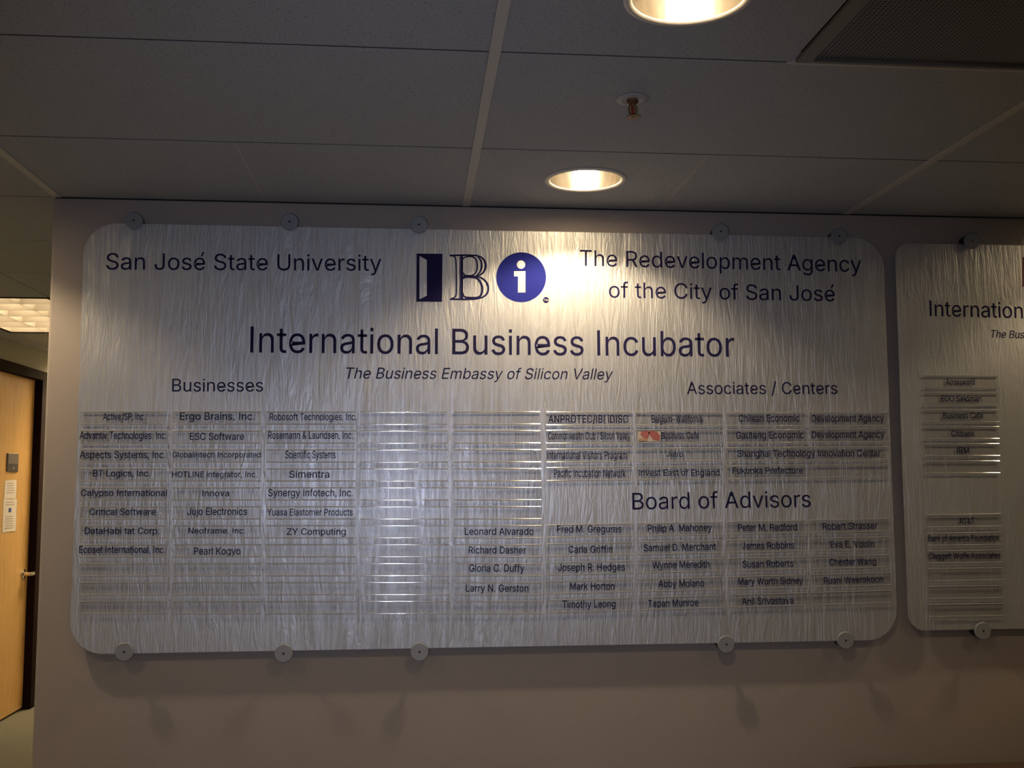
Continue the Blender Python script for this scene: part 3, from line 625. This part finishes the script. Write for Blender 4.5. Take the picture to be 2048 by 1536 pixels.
# ------------------------------------------------------------------ clear name strips
SW, SH, SD = .262, .0385, .0030
def strip_parts():
    bm = bmesh.new(); box(bm, -SW / 2, SW / 2, -SD, 0, -SH / 2, SH / 2)
    plate = bpy.data.meshes.new('strip_plate'); bm.to_mesh(plate); bm.free(); plate.materials.append(M_CLEAR)
    rib = []
    for s in (1, -1):
        bm = bmesh.new(); zc = s * (SH / 2 - .00165) - .00045; A, B = [], []
        for yy, zz in ((0, .0021), (.0006, .0021), (.00160, .0007), (.001638, .00035), (.00165, 0), (.001638, -.00035), (.00160, -.0007), (.0013, -.0011), (0, -.0012)):
            for L, x in ((A, -SW / 2), (B, SW / 2)): L.append(bm.verts.new((x, -SD - yy, zc + zz)))
        for i in range(8): bm.faces.new((A[i], B[i], B[i + 1], A[i + 1]))
        bm.faces.new((A[0], A[-1], B[-1], B[0])); bm.faces.new(A); bm.faces.new(B)
        bmesh.ops.recalc_face_normals(bm, faces=bm.faces)
        me = bpy.data.meshes.new('edge_bead'); bm.to_mesh(me); bm.free(); me.materials.append(M_RIB)
        for p in me.polygons: p.use_smooth = len(p.vertices) == 4
        me.set_sharp_from_angle(angle=math.radians(24))
        rib.append(me)
    return plate, rib
PLATE, RIBS = strip_parts()
def strip(xl, xr, yt, yb_, label, group, txt=None, xrt=None):
    a, b_ = on_y(xl, (yt[0] + yb_[0]) / 2, PF), on_y(xr, (yt[1] + yb_[1]) / 2, PF)
    mx_ = (xl + xr) / 2; h = on_y(mx_, sum(yt) / 2, PF).z - on_y(mx_, sum(yb_) / 2, PF).z
    c = (a + b_) / 2; c.y = PF
    root = empty('name_strip', c, label, 'name plate', group)
    tilt = -math.atan2(b_.z - a.z, b_.x - a.x)
    for nm, me in (('strip_plate', PLATE), ('edge_bead', RIBS[0]), ('edge_bead', RIBS[1])):
        o = bpy.data.objects.new(nm, me); o.scale = ((b_.x - a.x) / SW, 1, h / SH); o.rotation_euler = (0, tilt, 0); o.location.y = -.0002; link(o, root)
    if txt:
        s, tl, tr_, bl, br, cap = txt
        text('name_lettering', s, tl, tr_, bl, br, cap, PF - SD - .0006, M_NAME, root, depth=.0002, fat=6)
    return root
ORD = ['top', 'second', 'third', 'fourth', 'fifth', 'sixth', 'seventh', 'eighth', 'ninth', 'tenth', 'bottom']
COLN = ['leftmost', 'second', 'third', 'fourth', 'fifth']
cx_top = [(162.5, 333.5), (345, 522), (533, 711), (720.6, 894), (906.6, 1080)]
cx_bot = [(158.5, 335.5), (345.2, 523), (531.5, 712), (722, 901), (909.5, 1085)]
T1 = {0: [('Active ISP, Inc.', 206, 289.5, 840, 14), ('Advantiv Technologies  Inc.', 159, 332.5, 878, 15), ('Aspects Systems, Inc.', 159, 330.5, 916.3, 14), ('BT Logics, Inc.', 186, 299.7, 953, 13), ('Calypso International', 161.4, 333.4, 992, 13), ('Critical Software', 178.7, 310.8, 1030, 13), ('DataHabi tat Corp.', 169.3, 318, 1068, 13), ('Ecoset International, Inc.', 158, 330, 1106, 14)],
      1: [('Ergo Brains, Inc.', 359.7, 508.6, 839.8, 15), ('ESC Software', 379.4, 488, 879.7, 14), ('Globalintech Incorporated', 345, 521, 914.9, 11), ('HOTLINE integrator, Inc.', 344, 513.6, 954.4, 11.5), ('Innova', 404.6, 458, 992.5, 12.5), ('Jujo Electronics', 374.4, 493.6, 1030, 14.5), ('Neoframe, Inc.', 376.4, 490.7, 1067, 11.5), ('Pearl Kogyo', 387.6, 480.8, 1109, 14)],
      2: [('Robosoft Technologies, Inc.', 539.4, 712.8, 840.4, 13.5), ('Rosemann & Lauridsen, Inc.', 536, 705.5, 877.6, 15), ('Scientific Systems', 570, 671, 916.6, 15), ('Simentra', 578.6, 658.6, 955.3, 14), ('Synergy Infotech, Inc.', 536, 705.5, 992.5, 14.5), ('Yuasa Elastomer Products', 534, 705.5, 1031, 13.5), ('ZY Computing', 573.6, 691.4, 1069.6, 13)],
      3: [], 4: [None] * 6 + [('Leonard Alvarado', 929.5, 1067, 1069.6, 14), ('Richard Dasher', 937.4, 1052, 1107, 14), ('Gloria C. Duffy', 938.3, 1048.7, 1143.4, 14.5), ('Larry N. Gerston', 931.5, 1056.6, 1183.2, 14)]}
for c in range(5):
    for r in range(11):
        t = r / 10
        xl = cx_top[c][0] * (1 - t) + cx_bot[c][0] * t; xr = cx_top[c][1] * (1 - t) + cx_bot[c][1] * t
        yt = 823 + 37.85 * r; yb_ = yt + 26.5
        L = T1[c]; tx = L[r] if r < len(L) else None
        what = 'dark lettering' if tx else 'no lettering'
        lb = 'clear name strip with %s, %s of eleven in the %s column from the left' % (what, ORD[r], COLN[c]) if c else 'clear name strip with %s, %s of eleven in the leftmost column' % (what, ORD[r])
        strip(xl, xr, (yt, yt), (yb_, yb_), lb, 'name strips on the left half of the large sign', tx and (tx[0], tx[1], tx[2], tx[3], tx[3], tx[4]))
ux0 = [(1093, 1264), (1272, 1441), (1452, 1609), (1618, 1776)]
ux1 = [(1093, 1267), (1278, 1446), (1457, 1615), (1621, 1782)]
def lin(x, a, b_, x0=1093, x1=1778): return a + (b_ - a) * (x - x0) / (x1 - x0)
UP = [[('ANPROTEC/IBI iDISC', 1096.5, 1256.5, 845.4, 845.4, 15), ('Belgium-Wallifornia', 1303.6, 1405, 845.4, 845, 15), ('Chilean Economic', 1478, 1599, 844, 843.4, 14.5), ('Development Agency', 1623.8, 1768, 843.7, 843.2, 13.5)],
      [('Commonwealth Club / Silicon Valley', 1096.5, 1259.6, 879, 879, 15), ('Business Cafe', 1322, 1398, 877.9, 877.6, 13.5), ('Gauteng Economic', 1472.3, 1607.7, 877.2, 876.6, 14), ('Development Agency', 1624.3, 1768.5, 876, 875.5, 13.5)],
      [('International Visitors Program', 1094, 1254, 918, 918, 15.5), ('Jetro', 1333, 1366, 913.4, 913.2, 10), ('Shanghai Technology Innovation Center', 1475, 1761.5, 913.7, 912.8, 13.5), None],
      [('Pacific Incubation Network', 1108, 1251.4, 954.2, 954.2, 15.5), ('Invest East of England', 1278, 1439, 951.5, 951.3, 12.5), ('Fukuoka Prefecture', 1465.6, 1605.7, 947.5, 946.8, 12.5), None]]
ut = [(823.5, 825), (860, 857), (897.5, 892), (934.5, 927)]
ORD4 = ['top', 'second', 'third', 'bottom']; COLR = ['first', 'second', 'third', 'fourth']
for r in range(4):
    for c in range(4):
        if r == 2 and c == 3: continue
        xl, xr = ux0[c]; long = r == 2 and c == 2
        if long: xr = ux0[3][1]
        yt = tuple(lin(x, *ut[r]) for x in (xl, xr)); yb_ = tuple(y + 28 for y in yt)
        tx = UP[r][c]
        lb = 'clear name strip under the Associates / Centers heading, %s row, %s column' % (ORD4[r], COLR[c])
        if long: lb = 'double-length clear name strip under the Associates / Centers heading, third row'
        if r == 1 and c == 1: lb = 'clear name strip with a red and orange mark at its left end'
        o = strip(xl, xr, yt, yb_, lb, 'name strips under the Associates / Centers heading', tx)
        if r == 1 and c == 1:                          # small red-orange mark
            ysf = PF - SD - .0006
            def piece(nm, pts, m):
                L = [[(on_y(1240 + a / 3.413, 800 + q / 3.413, ysf).x, on_y(1240 + a / 3.413, 800 + q / 3.413, ysf).z) for a, q in pts]]
                me = flat_mesh(nm, L, .0002); me.materials.append(m)
                me.transform(Matrix.Translation(Vector((0, ysf, 0)) - o.location) @ Matrix.Rotation(math.radians(90), 4, 'X')); link(bpy.data.objects.new(nm, me), o)
            piece('pale_label', [(120, 205), (278, 205), (278, 282), (120, 282)], mat('pale_label', (.42, .36, .30), .6))
            ysf -= .0005
            piece('red_shape', [(145, 215), (185, 210), (205, 222), (188, 262), (165, 262), (140, 235)], mat('coral_print', (.32, .095, .08), .6))
            piece('red_shape', [(192, 222), (215, 208), (255, 218), (274, 250), (270, 278), (225, 270)], mat('coral_print_b', (.32, .09, .08), .6))
            piece('orange_shape', [(130, 262), (165, 264), (188, 264), (182, 280), (126, 280)], mat('orange_print', (.38, .21, .12), .6))
BD = [[('Fred M. Greguras', 1114, 1243, 1065.2, 1064.5, 14), ('Philip A. Mahoney', 1295.7, 1424, 1063.7, 1061.6, 14), ('Peter M. Redford', 1476.5, 1594, 1061.6, 1060.8, 13.5), ('Robert Strasser', 1645.8, 1755, 1059.3, 1057.3, 13)],
      [('Carla Griffin', 1137, 1225, 1105.6, 1105.2, 14), ('Samuel D. Merchant', 1287.5, 1432, 1102.7, 1099.7, 14), ('James Robbins', 1484, 1588.7, 1098, 1096.8, 13.5), ('Eva E. Voisin', 1661, 1749, 1095, 1093.9, 13)],
      [('Joseph R. Hedges', 1116, 1250, 1142, 1141, 14.5), ('Wynne Meredith', 1305, 1419, 1137, 1135, 14), ('Susan Roberts', 1485.5, 1586.6, 1135, 1133.4, 13.5), ('Chester Wang', 1659, 1752, 1130.5, 1129, 13)],
      [('Mark Horton', 1140, 1229, 1179.4, 1179, 14), ('Abby Molano', 1317, 1408.5, 1174.4, 1173, 14), ('Mary Worth Sidney', 1476.5, 1606, 1169.8, 1167.7, 13.5), ('Ruani Weerakoon', 1648, 1766, 1167.7, 1164.4, 13)],
      [('Timothy Leong', 1125, 1231, 1216, 1214.5, 14.5), ('Tapan Munroe', 1296.5, 1396.8, 1214, 1211.7, 14), ('Anil Srivastava', 1484, 1587, 1209.3, 1207.3, 13.5), None]]
bt = [(1049.5, 1036.5), (1087, 1072.5), (1124.5, 1108), (1162, 1144), (1199.5, 1179.5)]
ORD5 = ['top', 'second', 'third', 'fourth', 'bottom']
for r in range(5):
    for c in range(4):
        t = r / 4; xl, xr = [p * (1 - t) + q * t for p, q in zip(ux0[c], ux1[c])]
        if r < 4 or True:
            xl, xr = [p * (1 - t) + q * t for p, q in zip((ux0[c][0] + 1, ux0[c][1] + 1), ux1[c])]
        yt = tuple(lin(x, *bt[r]) for x in (xl, xr)); yb_ = tuple(y + 26.5 for y in yt)
        strip(xl, xr, yt, yb_, 'clear name strip under the Board of Advisors heading, %s row, %s column' % (ORD5[r], COLR[c]), 'name strips under the Board of Advisors heading', BD[r][c])
S2u = [('Acrossworld', 1892.5, 1950, 769.6, 12), ('BDO Seidman', 1882.7, 1963, 802.8, 11.5), ('Business Cafe', 1886.6, 1966.7, 836.8, 12), ('Citibank', 1903, 1950, 872.8, 12), ('IBM', 1914.7, 1938.6, 906.4, 12), None]
for r, yt in enumerate((751, 785, 819, 852.5, 886.5, 921)):
    t = S2u[r]; strip(1848 + r * .6, 1995.5 + r * .5, (yt, yt), (yt + 26, yt + 26), 'clear name strip in the upper block of the right-hand sign, %s of six' % (ORD[r] if r < 5 else 'bottom'), 'name strips on the right-hand sign', t and (t[0], t[1], t[2], t[3], t[3], t[4]))
S2l = [('AT&T', 1918.6, 1950, 1048, 12), ('Bank of America Foundation', 1857, 1998, 1082.3, 12), ('Claggett Wolfe Associates', 1858, 2000.8, 1117.5, 12), None, None, None]
for r, yt in enumerate((1028, 1064.5, 1100, 1135.5, 1171, 1207)):
    t = S2l[r]; strip(1853 + r * .8, 2001 + r * .9, (yt + .8, yt - 1.2), (yt + 27.3, yt + 25), 'clear name strip in the lower block of the right-hand sign, %s of six' % (ORD[r] if r < 5 else 'bottom'), 'name strips on the right-hand sign', t and (t[0], t[1], t[2], t[3] + .5, t[3] - .8, t[4]))

# ------------------------------------------------------------------ standoff clamps
def standoff_parts():
    d = bmesh.new(); lathe(d, [(.001, -.046), (.0245, -.046), (.0262, -.0447), (.0264, -.0398), (.001, -.0398)], 40, axis='y')
    b1 = bmesh.new(); lathe(b1, [(.001, -.0001), (.0225, -.0001), (.0225, -.0210), (.001, -.0210)], 32, axis='y')
    b2 = bmesh.new(); lathe(b2, [(.001, -.0211), (.0085, -.0211), (.0085, -.0397), (.001, -.0397)], 20, axis='y')
    b3 = bmesh.new(); lathe(b3, [(.001, -.0465), (.0032, -.0465), (.0032, -.0461), (.001, -.0461)], 16, axis='y')
    return d, b1, b2, b3
proto = None
def standoff(px, py, label):
    global proto
    p = on_y(px, py, -.046)
    if proto is None:
        root = empty('standoff_clamp', (p.x, 0, p.z)); d, b1, b2, b3 = standoff_parts()
        obj('face_disc', d, M_WASH, root); obj('barrel', b1, M_BARREL, root, smooth=True); obj('neck', b2, M_BARREL, root, smooth=True); obj('screw_hole', b3, M_HOLE, root)
        proto = root
    else:
        root = proto.copy(); root.location = (p.x, 0, p.z); col.objects.link(root)
        for ch in [q for q in proto.children]:
            q = ch.copy(); q.parent = root; col.objects.link(q)
    root['label'] = label; root['category'] = 'clamp'; root['group'] = 'round standoff clamps holding the signs'
for px, py, lb in ((267, 441, 'round grey standoff clamp at the top left corner of the large sign'), (579, 443, 'round grey standoff clamp on the top edge above the university name'), (838, 449, 'round grey standoff clamp on the top edge just above the logo'),
                   (1442, 463, 'round dark standoff clamp on the top edge above the redevelopment heading'), (1679, 472, 'round dark standoff clamp at the top right corner of the large sign'),
                   (248, 1304, 'round dark standoff clamp at the bottom left corner of the large sign'), (567, 1307, 'round grey standoff clamp on the bottom edge, second from the left'), (839, 1304, 'round grey standoff clamp on the bottom edge, third from the left'),
                   (1453, 1289, 'round dark standoff clamp on the bottom edge, fourth from the left'), (1692, 1281, 'round dark standoff clamp at the bottom right corner of the large sign'),
                   (1945, 481, 'round dark standoff clamp on top of the right-hand sign'), (1967, 1262, 'round dark standoff clamp on the bottom of the right-hand sign')):
    standoff(px, py, lb)

# ------------------------------------------------------------------ sofa whose back just shows at the lower right
so = empty('sofa', (2.15, -.45, 0), 'brown tweed sofa against the wall, its top just showing at bottom right', 'sofa')
z0 = on_y(1850, 1528, -.08).z
sx0 = on_y(1735, 1530, -.28).x - 2.15
obj('backrest', bx(sx0, 1.1, .17, .40, .12, z0, bev=.05, seg=4), M_SOFA, so, smooth=True)
obj('seat_base', bx(sx0 + .02, 1.08, -.40, .165, .10, .30, bev=.02), M_SOFA, so, smooth=True)
for k in range(2):
    wdt = (1.1 - sx0 - .36) / 2; a = sx0 + .18 + k * wdt
    obj('seat_cushion', bx(a + .004, a + wdt - .004, -.40, .165, .302, .44, bev=.04, seg=4), M_SOFA, so, smooth=True)
for a in (sx0, 1.1 - .17): obj('armrest', bx(a, a + .165, -.42, .165, .302, .56, bev=.04, seg=4), M_SOFA, so, smooth=True)
for a in (sx0 + .08, 1.02):
    for y in (-.34, .30): obj('leg', bx(a - .025, a + .025, y - .025, y + .025, 0, .1), M_DARKWOOD, so)
